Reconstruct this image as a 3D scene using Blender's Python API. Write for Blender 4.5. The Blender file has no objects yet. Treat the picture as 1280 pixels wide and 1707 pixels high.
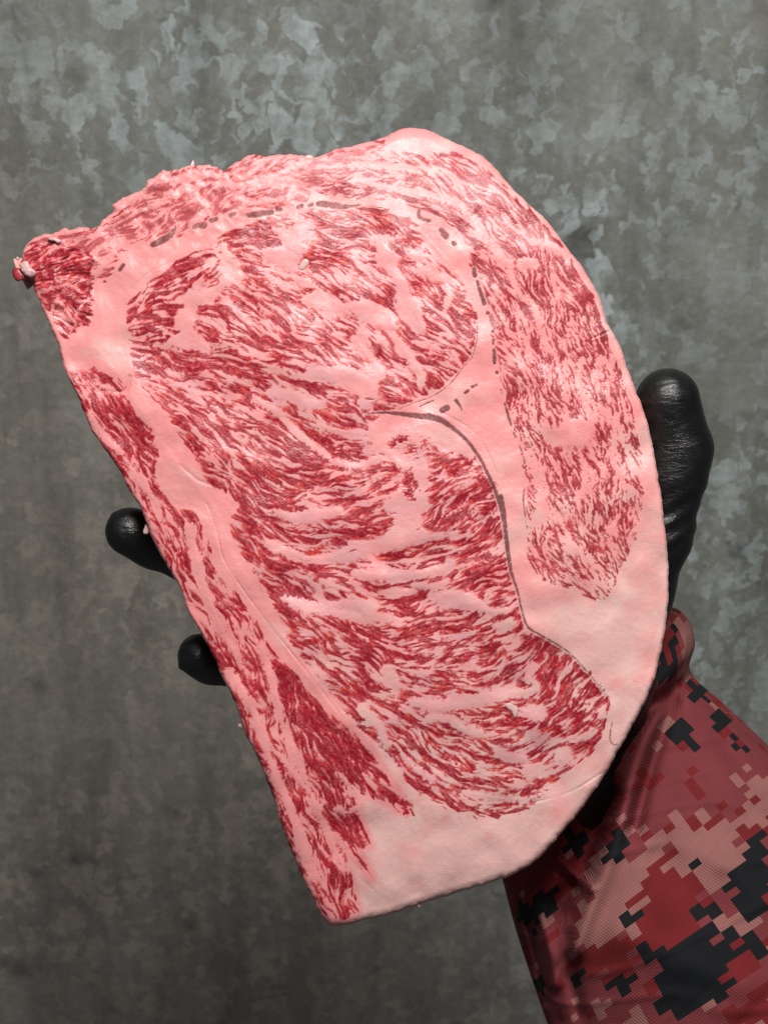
import bpy, math, random
import numpy as np
random.seed(7)
R = math.radians
scene = bpy.context.scene
coll = scene.collection

# ------------------------------------------------------------------ camera, world, lamps, exposure
S = 0.0002                  # metres per traced unit in the plane of the steak
ZS = 0.45                   # height of the steak's cut face above the floor
D = 0.50                    # camera above the cut face
CZ = ZS + D
cam_d = bpy.data.cameras.new('camera')
cam = bpy.data.objects.new('camera', cam_d); coll.objects.link(cam)
cam.location = (0, 0, CZ)
cam.rotation_euler = (0, 0, 0)
cam_d.sensor_fit = 'VERTICAL'; cam_d.sensor_height = 24.0
cam_d.lens = 12.0 / (0.5 * 1707 * S / D)
cam_d.clip_start = 0.01; cam_d.clip_end = 50
cam_d.dof.use_dof = True; cam_d.dof.focus_distance = D
cam_d.dof.aperture_fstop = 19.0
scene.camera = cam

world = bpy.data.worlds.new('World'); scene.world = world; world.use_nodes = True
wb = world.node_tree.nodes['Background']
wb.inputs[0].default_value = (0.93, 0.97, 1.0, 1); wb.inputs[1].default_value = 0.08

def area_lamp(name, loc, target, size, power, color):
    l = bpy.data.lights.new(name, 'AREA'); l.shape = 'RECTANGLE'
    l.spread = R(120); l.size, l.size_y = size; l.energy = power; l.color = color
    o = bpy.data.objects.new(name, l); coll.objects.link(o); o.location = loc
    from mathutils import Vector
    d = Vector(target) - Vector(loc)
    o.rotation_euler = d.to_track_quat('-Z', 'Y').to_euler()
    return o
area_lamp('ceiling_lamp', (0.08, 0.60, 1.12), (0.05, 0.10, ZS), (0.40, 0.26), 5.5, (1.0, 0.97, 0.94))

scene.view_settings.view_transform = 'Standard'
scene.view_settings.look = 'None'
scene.view_settings.exposure = 0.0
scene.view_settings.gamma = 1.0
scene.view_settings.use_curve_mapping = False
scene.render.resolution_x = 767; scene.render.resolution_y = 1024

def wpos(px, py, zmm):
    """traced point (px right, py down, zmm above the cut face plane) -> world"""
    k = S * (D - zmm * 0.001) / D
    return np.stack([(np.asarray(px, float) - 640.0) * k, (853.5 - np.asarray(py, float)) * k,
                     np.broadcast_to(ZS + np.asarray(zmm, float) * 0.001, np.shape(px)) + np.zeros(np.shape(px))], -1)

# ------------------------------------------------------------------ helpers
def new_mat(name):
    m = bpy.data.materials.new(name); m.use_nodes = True
    nt = m.node_tree; bs = nt.nodes['Principled BSDF']
    return m, nt, bs
def N(nt, t, **kw):
    n = nt.nodes.new(t)
    for k, v in kw.items(): setattr(n, k, v)
    return n
def link(nt, a, b): nt.links.new(a, b)
def mixrgb(nt, fac, a, b, blend='MIX'):
    n = N(nt, 'ShaderNodeMix', data_type='RGBA', blend_type=blend)
    for sock, v in ((n.inputs[0], fac), (n.inputs[6], a), (n.inputs[7], b)):
        if hasattr(v, 'links'): link(nt, v, sock)
        elif isinstance(v, (int, float)): sock.default_value = v
        else: sock.default_value = (*v, 1) if len(v) == 3 else v
    return n.outputs[2]
def ramp(nt, fac, stops):
    n = N(nt, 'ShaderNodeValToRGB'); cr = n.color_ramp
    while len(cr.elements) < len(stops): cr.elements.new(0.5)
    for e, (p, c) in zip(cr.elements, stops):
        e.position = p; e.color = (c, c, c, 1) if isinstance(c, (int, float)) else (*c, 1)
    link(nt, fac, n.inputs[0]); return n.outputs[0]
def math_n(nt, op, a, b=0.0):
    n = N(nt, 'ShaderNodeMath', operation=op)
    for s, v in zip(n.inputs, (a, b)):
        if hasattr(v, 'links'): link(nt, v, s)
        else: s.default_value = v
    return n.outputs[0]
def noise(nt, vec, scale, detail=4, rough=0.55, dist=0.0):
    n = N(nt, 'ShaderNodeTexNoise'); n.inputs['Scale'].default_value = scale
    n.inputs['Detail'].default_value = detail; n.inputs['Roughness'].default_value = rough
    n.inputs['Distortion'].default_value = dist
    if vec is not None: link(nt, vec, n.inputs['Vector'])
    return n.outputs['Fac']
def mapping(nt, vec, scale=(1, 1, 1), rot=(0, 0, 0), loc=(0, 0, 0)):
    n = N(nt, 'ShaderNodeMapping'); link(nt, vec, n.inputs[0])
    n.inputs['Scale'].default_value = scale; n.inputs['Rotation'].default_value = rot
    n.inputs['Location'].default_value = loc
    return n.outputs[0]

def mesh_obj(name, verts, faces, mat, parent=None, smooth=True, attrs=None, face_attrs=None, normals=None):
    me = bpy.data.meshes.new(name)
    verts = np.asarray(verts, np.float32); nv = len(verts)
    faces = np.asarray(faces, np.int32); nf, k = faces.shape
    me.vertices.add(nv); me.vertices.foreach_set('co', verts.ravel())
    me.loops.add(nf * k); me.loops.foreach_set('vertex_index', faces.ravel())
    me.polygons.add(nf)
    me.polygons.foreach_set('loop_start', np.arange(0, nf * k, k, dtype=np.int32))
    me.update(calc_edges=True)
    me.polygons.foreach_set('use_smooth', np.full(nf, smooth, dtype=bool))
    for n, a in (attrs or {}).items():
        at = me.attributes.new(n, 'FLOAT', 'POINT'); at.data.foreach_set('value', np.asarray(a, np.float32).ravel())
    for n, a in (face_attrs or {}).items():
        at = me.attributes.new(n, 'FLOAT_COLOR', 'FACE'); at.data.foreach_set('color', np.asarray(a, np.float32).ravel())
    if normals is not None:
        me.normals_split_custom_set_from_vertices(np.asarray(normals, np.float32))
    me.materials.append(mat)
    o = bpy.data.objects.new(name, me); coll.objects.link(o)
    if parent: o.parent = parent
    return o
def compact(faces):
    used, inv = np.unique(faces, return_inverse=True)
    return used, inv.reshape(faces.shape)
def thing(name, label, cat, loc):
    o = bpy.data.objects.new(name, None); coll.objects.link(o)
    o.location = loc; o.empty_display_size = 0.02; o['label'] = label; o['category'] = cat
    return o
def settle(root):
    """keep world placement of children built in world space under a root that has a location"""
    for o in bpy.data.objects:
        if o.parent == root: o.matrix_parent_inverse = __import__('mathutils').Matrix.Translation(root.location).inverted()

def catmull(pts, n=6, closed=False):
    P = np.asarray(pts, float); m = len(P); out = []
    rng = range(m) if closed else range(m - 1)
    for i in rng:
        if closed: p0, p1, p2, p3 = P[i - 1], P[i], P[(i + 1) % m], P[(i + 2) % m]
        else: p0, p1, p2, p3 = P[max(i - 1, 0)], P[i], P[i + 1], P[min(i + 2, m - 1)]
        for t in np.arange(n) / n:
            out.append(0.5 * (2 * p1 + (p2 - p0) * t + (2 * p0 - 5 * p1 + 4 * p2 - p3) * t * t + (3 * p1 - p0 - 3 * p2 + p3) * t ** 3))
    if not closed: out.append(P[-1])
    return np.array(out)
rng = np.random.default_rng(11)
def sstep(a, b, x):
    t = np.clip((x - a) / (b - a), 0, 1); return t * t * (3 - 2 * t)

# ------------------------------------------------------------------ floor
m_floor, nt, bs = new_mat('stained_concrete')
tc = N(nt, 'ShaderNodeTexCoord').outputs['Object']
warp = N(nt, 'ShaderNodeTexNoise'); warp.inputs['Scale'].default_value = 34; warp.inputs['Detail'].default_value = 3; link(nt, tc, warp.inputs['Vector'])
wv = N(nt, 'ShaderNodeVectorMath', operation='MULTIPLY_ADD'); link(nt, warp.outputs['Color'], wv.inputs[0]); wv.inputs[1].default_value = (.014, .02, 0); link(nt, tc, wv.inputs[2])
wf = N(nt, 'ShaderNodeTexNoise'); wf.inputs['Scale'].default_value = 130; wf.inputs['Detail'].default_value = 4; link(nt, tc, wf.inputs['Vector'])
wv2 = N(nt, 'ShaderNodeVectorMath', operation='MULTIPLY_ADD'); link(nt, wf.outputs['Color'], wv2.inputs[0]); wv2.inputs[1].default_value = (.016, .016, 0); link(nt, wv.outputs[0], wv2.inputs[2])
wvec = wv2.outputs[0]
base_n = noise(nt, wvec, 9, 8, 0.62)
col = ramp(nt, base_n, [(0.30, (0.160, 0.164, 0.146)), (0.52, (0.235, 0.240, 0.215)), (0.72, (0.33, 0.335, 0.31))])
spk = noise(nt, mapping(nt, wvec, (1.0, 0.72, 1)), 54, 3, 0.55, 0.4)
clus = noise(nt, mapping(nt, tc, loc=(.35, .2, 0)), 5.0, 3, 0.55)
vor = N(nt, 'ShaderNodeTexVoronoi'); vor.inputs['Scale'].default_value = 74; link(nt, mapping(nt, wvec, (1.0, .8, 1)), vor.inputs['Vector'])
vsep = N(nt, 'ShaderNodeSeparateXYZ'); link(nt, vor.outputs['Color'], vsep.inputs[0])
vor2 = N(nt, 'ShaderNodeTexVoronoi'); vor2.inputs['Scale'].default_value = 140; link(nt, mapping(nt, wvec, (1.0, .8, 1), loc=(5, 2, 0)), vor2.inputs['Vector'])
vsep2 = N(nt, 'ShaderNodeSeparateXYZ'); link(nt, vor2.outputs['Color'], vsep2.inputs[0])
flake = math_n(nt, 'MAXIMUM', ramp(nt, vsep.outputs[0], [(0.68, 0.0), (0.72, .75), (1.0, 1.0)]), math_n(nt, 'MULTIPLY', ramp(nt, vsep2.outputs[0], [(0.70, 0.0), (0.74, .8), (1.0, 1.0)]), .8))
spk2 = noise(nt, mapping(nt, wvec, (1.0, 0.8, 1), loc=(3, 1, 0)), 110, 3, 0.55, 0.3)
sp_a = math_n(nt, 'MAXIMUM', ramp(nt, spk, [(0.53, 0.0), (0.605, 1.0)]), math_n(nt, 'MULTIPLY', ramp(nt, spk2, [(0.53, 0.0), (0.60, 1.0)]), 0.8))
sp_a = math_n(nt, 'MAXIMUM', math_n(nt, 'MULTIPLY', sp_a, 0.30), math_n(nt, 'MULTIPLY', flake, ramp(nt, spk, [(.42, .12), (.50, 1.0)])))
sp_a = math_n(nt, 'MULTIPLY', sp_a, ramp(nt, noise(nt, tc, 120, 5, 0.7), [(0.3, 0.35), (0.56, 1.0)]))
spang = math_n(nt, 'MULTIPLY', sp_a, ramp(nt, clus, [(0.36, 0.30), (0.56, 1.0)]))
warm_f = ramp(nt, noise(nt, tc, 3.1, 2, 0.5), [(0.42, 0.0), (0.6, 1.0)])
sep = N(nt, 'ShaderNodeSeparateXYZ'); link(nt, tc, sep.inputs[0])
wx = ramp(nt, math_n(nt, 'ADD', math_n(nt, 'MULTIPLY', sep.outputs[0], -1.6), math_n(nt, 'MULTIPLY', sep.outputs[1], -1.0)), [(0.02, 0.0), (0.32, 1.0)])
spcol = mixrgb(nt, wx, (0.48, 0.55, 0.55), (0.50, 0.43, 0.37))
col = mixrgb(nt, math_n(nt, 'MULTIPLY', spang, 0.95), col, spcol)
col = mixrgb(nt, math_n(nt, 'MULTIPLY', wx, 0.40), col, (0.27, 0.232, 0.19))
streak = noise(nt, mapping(nt, tc, (26, 2.2, 1)), 1.0, 5, 0.6)
col = mixrgb(nt, 0.5, col, ramp(nt, streak, [(0.34, 0.42), (0.56, 1.08)]), 'MULTIPLY')
grime = noise(nt, tc, 150, 5, 0.7)
col = mixrgb(nt, 0.7, col, ramp(nt, grime, [(0.3, 0.72), (0.7, 1.15)]), 'MULTIPLY')
pits = ramp(nt, noise(nt, tc, 21, 2, 0.5), [(0.27, 0.45), (0.36, 1.0)])
col = mixrgb(nt, 0.8, col, pits, 'MULTIPLY')
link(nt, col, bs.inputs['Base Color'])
link(nt, ramp(nt, spk, [(0.4, 0.75), (0.65, 0.52)]), bs.inputs['Roughness'])
bmp = N(nt, 'ShaderNodeBump'); bmp.inputs['Strength'].default_value = 0.25; bmp.inputs['Distance'].default_value = 0.002
link(nt, grime, bmp.inputs['Height']); link(nt, bmp.outputs[0], bs.inputs['Normal'])
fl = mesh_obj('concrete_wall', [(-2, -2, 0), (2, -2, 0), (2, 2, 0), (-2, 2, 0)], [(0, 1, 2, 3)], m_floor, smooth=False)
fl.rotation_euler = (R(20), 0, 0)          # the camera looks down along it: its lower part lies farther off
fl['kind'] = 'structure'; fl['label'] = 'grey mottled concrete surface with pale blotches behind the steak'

# ------------------------------------------------------------------ steak: traced drawing
OUT = [(24,452),(33,446),(36,428),(45,408),(59,396),(102,385),(156,378),(172,367),(189,355),(187,342),(202,333),(219,325),(236,318),(250,298),
 (289,284),(324,275),(350,278),(375,282),(391,270),(424,257),(445,262),(475,258),(500,258),(520,264),(560,250),(600,241),(635,231),(660,219),(690,214),
 (715,218),(742,230),(775,245),(805,262),(830,287),(850,310),(880,340),(912,370),(935,400),(965,440),(990,478),(1002,505),(1012,540),(1030,572),
 (1045,612),(1058,650),(1072,684),(1082,720),(1091,765),(1100,820),(1107,880),(1112,930),(1113,1000),(1109,1040),(1101,1085),(1090,1130),(1071,1175),
 (1050,1215),(1030,1250),(1014,1280),(1000,1303),(985,1325),(955,1365),(925,1400),(888,1438),(840,1463),(790,1479),(740,1495),(700,1507),(650,1524),
 (600,1536),(560,1543),(542,1535),(525,1505),(505,1468),(490,1430),(470,1380),(450,1312),(430,1265),(408,1218),(392,1170),(372,1130),(355,1092),
 (332,1050),(312,1015),(296,970),(270,928),(252,890),(237,850),(215,815),(195,775),(165,735),(148,705),(134,670),(110,620),(96,572),(80,535),(70,510),(60,485),(54,467),(40,464),(28,466)]
EYE = [(212,520),(216,505),(245,470),(270,455),(300,435),(335,418),(350,413),(362,425),(362,405),(375,388),(400,378),(430,367),(470,356),(520,351),(560,350),(600,345),
 (640,350),(680,365),(700,385),(718,420),(745,445),(770,470),(790,500),(796,522),(794,560),(784,595),(768,614),(745,637),(715,657),(690,669),(650,684),(645,700),(690,702),
 (730,708),(765,727),(795,757),(820,803),(833,850),(843,905),(853,960),(866,1015),(878,1047),(915,1067),(958,1097),(998,1140),(1013,1167),(1008,1215),(988,1252),
 (960,1277),(938,1292),(902,1330),(880,1347),(830,1363),(760,1352),(700,1320),(650,1275),(610,1230),(560,1170),(500,1100),(475,1060),(462,1020),(445,985),(420,950),
 (396,915),(384,880),(388,858),(400,845),(380,820),(350,808),(330,780),(310,740),(290,710),(270,680),(245,655),(225,630),(221,600),(214,560)]
CAP = [(530,292),(560,268),(610,258),(645,250),(690,256),(760,257),(800,272),(825,296),(860,332),(895,362),(925,392),(950,432),(985,485),(1002,540),(1022,580),(1042,640),(1057,690),
 (1068,760),(1070,820),(1066,880),(1055,915),(1036,945),(1020,985),(1002,1004),(960,985),(925,978),(895,962),(880,930),(876,880),(875,850),(876,800),(868,755),(856,715),(845,670),(834,630),
 (826,580),(815,525),(803,480),(785,440),(765,405),(738,370),(712,352),(680,345),(668,332),(600,334),(560,330),(520,325)]
TOPM = [(60,402),(105,390),(160,381),(200,360),(240,322),(255,302),(325,279),(378,285),(395,272),(425,260),(480,262),(520,266),(560,252),(600,243),(640,236),(640,262),(560,290),(530,318),(505,338),(470,345),(420,348),
 (385,352),(355,362),(325,374),(300,392),(262,405),(235,400),(200,425),(190,445),(175,470),(160,455),(150,470),(140,440),(110,440),(70,425)]
CORNER = [(30,455),(40,425),(52,408),(80,404),(130,410),(160,430),(152,455),(155,500),(150,540),(130,548),(112,564),(98,545),(75,515),(62,490)]
STRIP = [(100,590),(115,618),(150,600),(190,625),(212,648),(226,680),(258,705),(268,745),(256,792),(285,840),(300,850),(325,850),(345,890),(362,950),(400,995),(428,1040),(452,1078),(480,1105),(530,1172),(575,1207),
 (615,1243),(645,1295),(678,1345),(676,1354),(634,1332),(600,1326),(596,1350),(616,1410),(596,1414),(620,1462),(585,1425),(575,1440),(590,1480),(595,1520),(565,1542),(542,1533),
 (524,1500),(505,1466),(470,1378),(450,1310),(410,1218),(372,1130),(332,1050),(297,970),(252,890),(216,815),(167,735),(135,670)]
# bare fat inside the muscles: closed shapes ...
FATP = [
 [(376,435),(400,446),(402,467),(369,481),(356,498),(332,509),(323,537),(332,562),(352,575),(347,590),(326,583),(277,583),(273,572),(295,555),(291,529),(304,511),(306,494),(321,489),(356,478),(369,467),(365,441)],
 [(453,378),(475,381),(497,376),(520,372),(526,385),(525,398),(505,405),(520,412),(503,428),(497,440),(495,455),(478,452),(450,436),(440,431),(440,415),(458,412),(470,406),(466,395),(455,388)],
 [(479,458),(500,462),(515,462),(532,480),(558,498),(580,506),(604,500),(626,508),(650,520),(668,545),(667,551),(640,548),(608,538),(590,528),(565,525),(540,517),(520,512),(500,500),(525,482),(500,472)],
 [(622,396),(648,389),(670,398),(645,404),(650,413),(667,428),(663,440),(667,457),(680,470),(687,488),(698,500),(702,520),(711,549),(687,549),(672,533),(663,518),(657,496),(659,483),(654,462),(637,450),(626,444),(630,418)],
 [(690,442),(708,443),(728,455),(745,460),(735,470),(718,468),(700,458)], [(745,478),(752,485),(750,510),(743,520),(736,510),(742,495)], [(673,416),(700,420),(712,428),(700,436),(680,428)],
 [(438,898),(485,913),(516,926),(562,920),(588,900),(632,898),(655,875),(648,862),(640,850),(642,835),(664,815),(668,795),(660,775),(625,745),(615,722),(622,700),(650,688),(690,690),(740,702),(780,738),(790,770),(735,742),(705,752),(722,795),(705,815),(716,842),(706,858),(708,880),(735,890),(762,882),(760,893),(700,905),(660,915),(627,922),(588,935),(555,937),(502,935),(472,924),(454,924)],
 [(455,846),(490,855),(520,850),(565,845),(570,855),(545,868),(500,872),(475,868),(458,856)],
 [(515,965),(530,972),(540,985),(535,1003),(560,1000),(580,1000),(620,1000),(635,1020),(625,1040),(600,1038),(600,1020),(560,1018),(530,1025),(500,1018),(490,1000),(475,995),(500,998),(530,1005),(525,985)],
 [(720,1000),(740,985),(780,985),(800,1000),(825,1015),(850,1010),(860,1012),(840,1025),(800,1022),(770,1012),(745,1020),(735,1010)],
 [(900,705),(930,712),(950,700),(975,695),(995,690),(985,740),(960,750),(930,745),(905,735)],
 [(875,1183),(905,1175),(912,1195),(895,1203),(880,1198)], [(926,1252),(948,1246),(952,1262),(940,1275),(928,1270)], [(875,1275),(893,1280),(893,1295),(880,1305),(872,1290)],
 [(118,620),(135,575),(160,575),(185,600),(200,628),(175,622),(150,612)],
 [(265,800),(300,780),(330,815),(365,855),(385,905),(372,930),(350,905),(330,848),(300,842),(280,830)],
]
# ... and bare fat bands (points, half width)
FATS = [
 ([(372,413),(380,430),(395,445)],8), ([(655,560),(680,590),(690,612)],8), ([(690,605),(702,625),(700,642)],6), ([(590,565),(615,595),(635,622)],7),
 ([(560,622),(600,635),(618,650),(612,668)],14), ([(520,622),(560,628),(600,650),(612,668)],11), ([(455,655),(490,660),(510,672),(535,675)],9), ([(425,665),(450,680),(470,692)],6),
 ([(470,700),(500,725),(530,750),(560,770),(600,778),(632,762)],6), ([(535,710),(560,718),(595,722)],6), ([(475,998),(510,1015),(560,1020),(600,1030)],8),
 ([(595,955),(630,960),(685,958),(720,952),(745,945),(750,938)],8), ([(690,977),(720,978),(740,972)],6), ([(645,988),(690,985)],5), ([(620,1025),(650,1030)],8), ([(830,1045),(850,1040)],9),
 ([(645,1115),(655,1130),(665,1145)],9), ([(690,1172),(730,1178),(780,1168),(820,1162),(850,1150)],11), ([(715,1200),(750,1200),(770,1215),(800,1222)],8),
 ([(605,1180),(630,1210),(645,1240)],8), ([(675,1262),(690,1280),(720,1300)],6), ([(780,1322),(830,1331),(880,1331),(905,1322)],3.5),
 ([(890,1110),(880,1130),(895,1148),(860,1155)],7), ([(830,1255),(850,1262),(870,1265)],8),
 ([(790,365),(815,410),(830,430),(850,440)],7), ([(846,440),(862,480),(880,500),(893,520),(905,560)],4.5), ([(870,440),(890,438)],9), ([(890,402),(925,415),(940,425)],7),
 ([(970,600),(965,640),(985,690)],5), ([(1000,680),(1025,710),(1022,760),(1035,790)],7), ([(880,760),(898,800),(905,850),(888,872)],10), ([(965,750),(975,800),(960,850)],6),
 ([(595,302),(660,315),(705,322),(760,340),(785,365)],6), ([(585,274),(640,274),(700,287)],5), ([(700,385),(740,430),(780,480)],4),
 ([(905,560),(935,620),(940,660)],4), ([(1000,600),(990,640)],6), ([(930,860),(950,900),(985,940)],4), ([(820,500),(850,560),(880,640)],3),
 # left strip
 ([(264,734),(299,784),(330,816),(361,862),(392,940),(431,999),(455,1038),(480,1080),(516,1129),(562,1187),(617,1242),(664,1289)],9),
 ([(313,880),(325,920),(335,960),(352,1010)],8), ([(301,1000),(318,1018),(330,1060)],5), ([(352,1010),(375,1060),(410,1120)],5),
 ([(384,1120),(400,1150),(426,1195),(453,1273),(484,1352),(508,1422),(523,1461)],8.5), ([(434,1078),(448,1120),(462,1168),(473,1211),(490,1255)],6.5), ([(420,1205),(450,1240),(490,1290),(523,1332),(547,1391),(574,1449)],5.5),
 ([(500,1273),(515,1320),(535,1370)],4), ([(598,1324),(575,1300),(560,1290)],5), ([(594,1348),(575,1355),(560,1345)],5), ([(560,1390),(575,1420)],4),
 ([(217,659),(240,690),(262,720)],8), ([(150,690),(175,730),(205,760),(235,805),(262,840)],5), ([(160,640),(200,655),(215,650)],4),
 ([(250,298),(290,300),(330,292),(375,296)],6), ([(255,345),(300,320),(360,305),(400,310),(470,290),(510,270)],5), ([(330,330),(345,350),(320,372)],6), ([(395,330),(420,340),(460,335),(490,340)],5), ([(470,300),(490,310),(480,335)],7),
 ([(160,455),(185,425),(205,400)],4), ([(62,482),(90,468),(120,478),(152,500)],1.6), ([(88,520),(95,500),(120,530),(128,545)],2.2), ([(125,528),(140,505),(152,500)],2.5),
]
# lean islands (x, y, rx, ry, angle)
LEANB = [(655,742,9,8,0),(670,732,9,6,-20),(684,752,11,9,30),(680,800,9,16,10),(684,824,8,9,0),(692,808,5,10,-30),(708,738,9,6,20),(738,768,28,15,20),(755,788,16,9,20),(722,800,8,6,0),
 (756,862,42,14,-25),(770,830,20,12,-40),(810,850,18,14,-30),(800,800,12,8,-20),(650,868,6,6,0),(676,1345,9,14,-35)]
SINEW = [ # points with half widths
 ([(255,408),(268,402),(285,392),(293,378)],[5,7,6,2]), ([(200,450),(206,442)],[3.5,4]), ([(325,379),(333,377),(341,375)],[5,6.5,6]), ([(352,368),(360,365)],[4.5,5]), ([(384,360),(391,357)],[4,4]),
 ([(414,359),(430,357),(452,354)],[5,6,5.5]), ([(462,351),(468,349)],[3.5,3.5]), ([(497,346),(503,343)],[4,4]), ([(516,343),(520,341)],[4,4]), ([(531,340),(545,341),(565,344),(580,345),(600,342)],[5,6,6,4,.8]),
 ([(700,348),(697,358),(703,366),(715,368)],[2.5,3.5,4,4]), ([(735,384),(742,394)],[5,7]), ([(756,406)],[5]), ([(790,449),(791,459)],[4,5]), ([(795,469),(801,488),(807,506)],[2.5,4,4.5]), ([(813,522)],[4.2]),
 ([(821,553)],[2.6]), ([(822,566),(822,573)],[3,3]), ([(823,583),(824,600),(824,606)],[3,4,2.5]), ([(828,621)],[3.3]), ([(835,650),(837,656)],[1.3,1.3]), ([(841,673),(846,690),(852,710)],[2,2.4,1.6]), ([(856,722),(859,729)],[1.8,1.8]),
 ([(865,742),(869,752)],[1.4,1.4]), ([(872,762),(874,772)],[1.8,1.8]), ([(876,784)],[1.2]), ([(874,816),(872,835),(875,860),(876,872)],[1.4,1.1,.9,.8]),
 ([(612,690),(640,688),(665,690),(690,693),(715,695)],[1.2,2.5,4,5.5,6]), ([(715,695),(735,701),(757,716),(780,737),(800,765),(815,795),(826,820),(836,850),(840,870)],[7,6,4,3.4,3.2,3.4,4,4.5,4.3]),
 ([(834,828),(838,850),(842,885),(847,925),(852,955),(862,985),(870,1020),(880,1046),(910,1064),(950,1090),(985,1128),(1008,1160)],[5,5.2,4.3,4.2,3.2,2.2,2,2.6,1.8,1.2,.9,.6]),
 ([(760,668),(765,675),(770,684)],[3.5,3,1]), ([(737,684),(745,680)],[6,6]), ([(775,655),(780,652)],[2.6,2.6]), ([(787,645),(794,642)],[3,2.5]), ([(700,678),(712,672),(722,668)],[1,1.4,1]),
 ([(795,540),(795,565),(786,596),(770,615),(750,640),(722,660),(690,672),(665,682)],[.7,.8,.7,.7,.9,.7,.6,.5]),
 ([(612,344),(640,347)],[.5,.5]), ([(1020,1205),(1016,1228),(1020,1240),(1030,1242)],[.8,1.4,1,.7]), ([(952,1092),(958,1100)],[.8,1]), ([(966,1106),(975,1118)],[1,1.4]),
]
GROOVE = [([(217,628),(213,645),(203,654),(170,652)],3.5,.9), ([(345,840),(360,880),(372,930),(400,975),(440,1030),(470,1068),(520,1130),(570,1195)],1.6,.35), ([(300,435),(255,450),(215,490),(203,520),(203,580)],2.0,.3),
 ([(300,775),(330,800),(352,808)],3,.4), ([(420,1440),(600,1510)],2,.2), ([(600,1465),(640,1500)],4,.5), ([(985,690),(880,700)],6,.15), ([(740,690),(790,720),(820,770),(835,820)],1.5,.25),
 ([(880,1340),(950,1320),(1000,1290)],2,.35), ([(985,565),(1015,552)],1.5,.5)]
FLOW_EYE = [(250,500,.5,-.7),(240,560,.7,-.1),(235,600,.8,.2),(330,440,.93,-.35),(300,460,.85,-.45),(390,410,.85,.5),(420,370,.95,-.1),(480,365,.97,-.15),(450,520,.88,.45),(560,380,.98,.1),(620,370,.98,.15),(560,450,.85,.5),
 (600,480,.8,.6),(660,370,.9,.4),(700,430,.75,.65),(700,480,.65,.75),(760,500,.65,.7),(770,560,.85,.4),(740,600,.85,.4),(690,580,.75,.65),(650,640,.7,.6),(700,650,.75,.55),(620,560,.75,.65),(400,600,.9,.42),(300,640,.93,.3),(350,570,.95,.2),
 (500,620,.82,.55),(560,600,.75,.65),(500,700,.82,.57),(350,700,.8,.6),(300,690,.65,.75),(340,770,.62,.78),(420,780,.85,.5),(400,720,.9,.42),(560,740,.9,.4),(600,720,.97,.2),(560,790,.97,.1),(620,790,.85,-.45),(600,850,.8,-.55),(560,880,.93,-.3),
 (520,880,.98,.15),(450,890,.82,.55),(410,880,.7,.7),(430,960,.65,.76),(500,960,.85,.5),(560,945,.99,.08),(650,940,.97,-.2),(700,920,.96,-.2),(760,930,.85,-.5),(800,860,.8,-.55),(740,860,.85,-.5),(840,950,.75,-.6),(820,1000,.9,-.3),
 (560,985,.95,.25),(700,1000,.98,-.12),(800,1040,.9,-.4),(500,1040,.75,.66),(520,1090,.7,.7),(600,1060,.95,.28),(620,1110,.96,.25),(750,1080,.99,-.12),(850,1060,.85,-.5),(900,1090,.45,-.85),(950,1120,.4,-.9),(700,1150,.98,.1),(620,1170,.85,.5),(800,1110,.95,-.25),
 (850,1140,.95,-.25),(900,1150,.88,-.45),(850,1200,.97,.12),(960,1180,.6,-.7),(990,1180,.3,-.9),(650,1220,.75,.65),(720,1240,.88,.45),(800,1260,.95,.25),(740,1320,.82,.57),(700,1290,.72,.68),(830,1345,.99,.08),(880,1310,.97,-.2),(960,1240,.8,-.5),(900,1260,.93,-.25),(930,1290,.85,-.5)]
FLOW_CAP = [(560,300,.97,-.2),(640,290,.98,-.1),(620,318,.97,.1),(720,275,.97,.12),(700,310,.93,.3),(760,310,.85,.5),(820,330,.72,.68),(780,380,.7,.7),(740,360,.8,.6),(880,420,.62,.78),(830,420,.55,.83),(940,480,.5,.86),(850,500,.35,.93),(900,520,.45,.88),(860,560,.4,.91),(970,540,.4,.9),
 (900,600,.3,.95),(950,600,.35,.93),(1010,600,.4,.9),(1040,650,.35,.93),(870,650,.25,.96),(940,650,.3,.95),(1000,650,.5,.85),(860,720,.45,.88),(930,680,.45,.88),(1000,720,.1,.99),(1050,740,.3,.95),(900,780,.4,.9),(940,800,.05,.99),(1000,790,.15,.98),(1050,800,.4,.9),(950,840,.3,.95),(1040,870,.3,-.95),
 (900,930,.6,.8),(960,880,.6,.8),(980,950,.7,.7),(930,960,.75,.65),(1020,930,.3,-.95),(890,900,.3,.95),(1010,880,.6,.8)]
FLOW_REST = [(70,430,.8,-.5),(100,490,.75,.3),(110,530,.6,.8),(140,420,.95,-.2),(200,400,.8,-.5),(260,370,.75,-.6),(300,340,.78,-.6),(280,300,.85,-.5),(340,340,.7,-.65),(380,310,.88,-.4),(430,280,.85,-.4),(450,320,.95,.1),(520,310,.9,-.35),(600,260,.97,-.2),
 (150,640,.7,.5),(190,690,.55,.83),(240,740,.6,.8),(180,720,.55,.83),(220,800,.52,.85),(260,870,.45,.89),(310,900,.35,.93),(330,980,.25,.97),(380,1000,.65,.75),(390,1080,.5,.86),(360,1080,.4,.9),(420,1180,.35,.93),(430,1250,.4,.9),(500,1150,.55,.83),(560,1240,.55,.83),(640,1320,.65,.75),
 (530,1300,.45,.9),(590,1390,.55,.83),(500,1400,.35,.93),(540,1480,.35,.93),(470,1340,.35,.93)]

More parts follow.
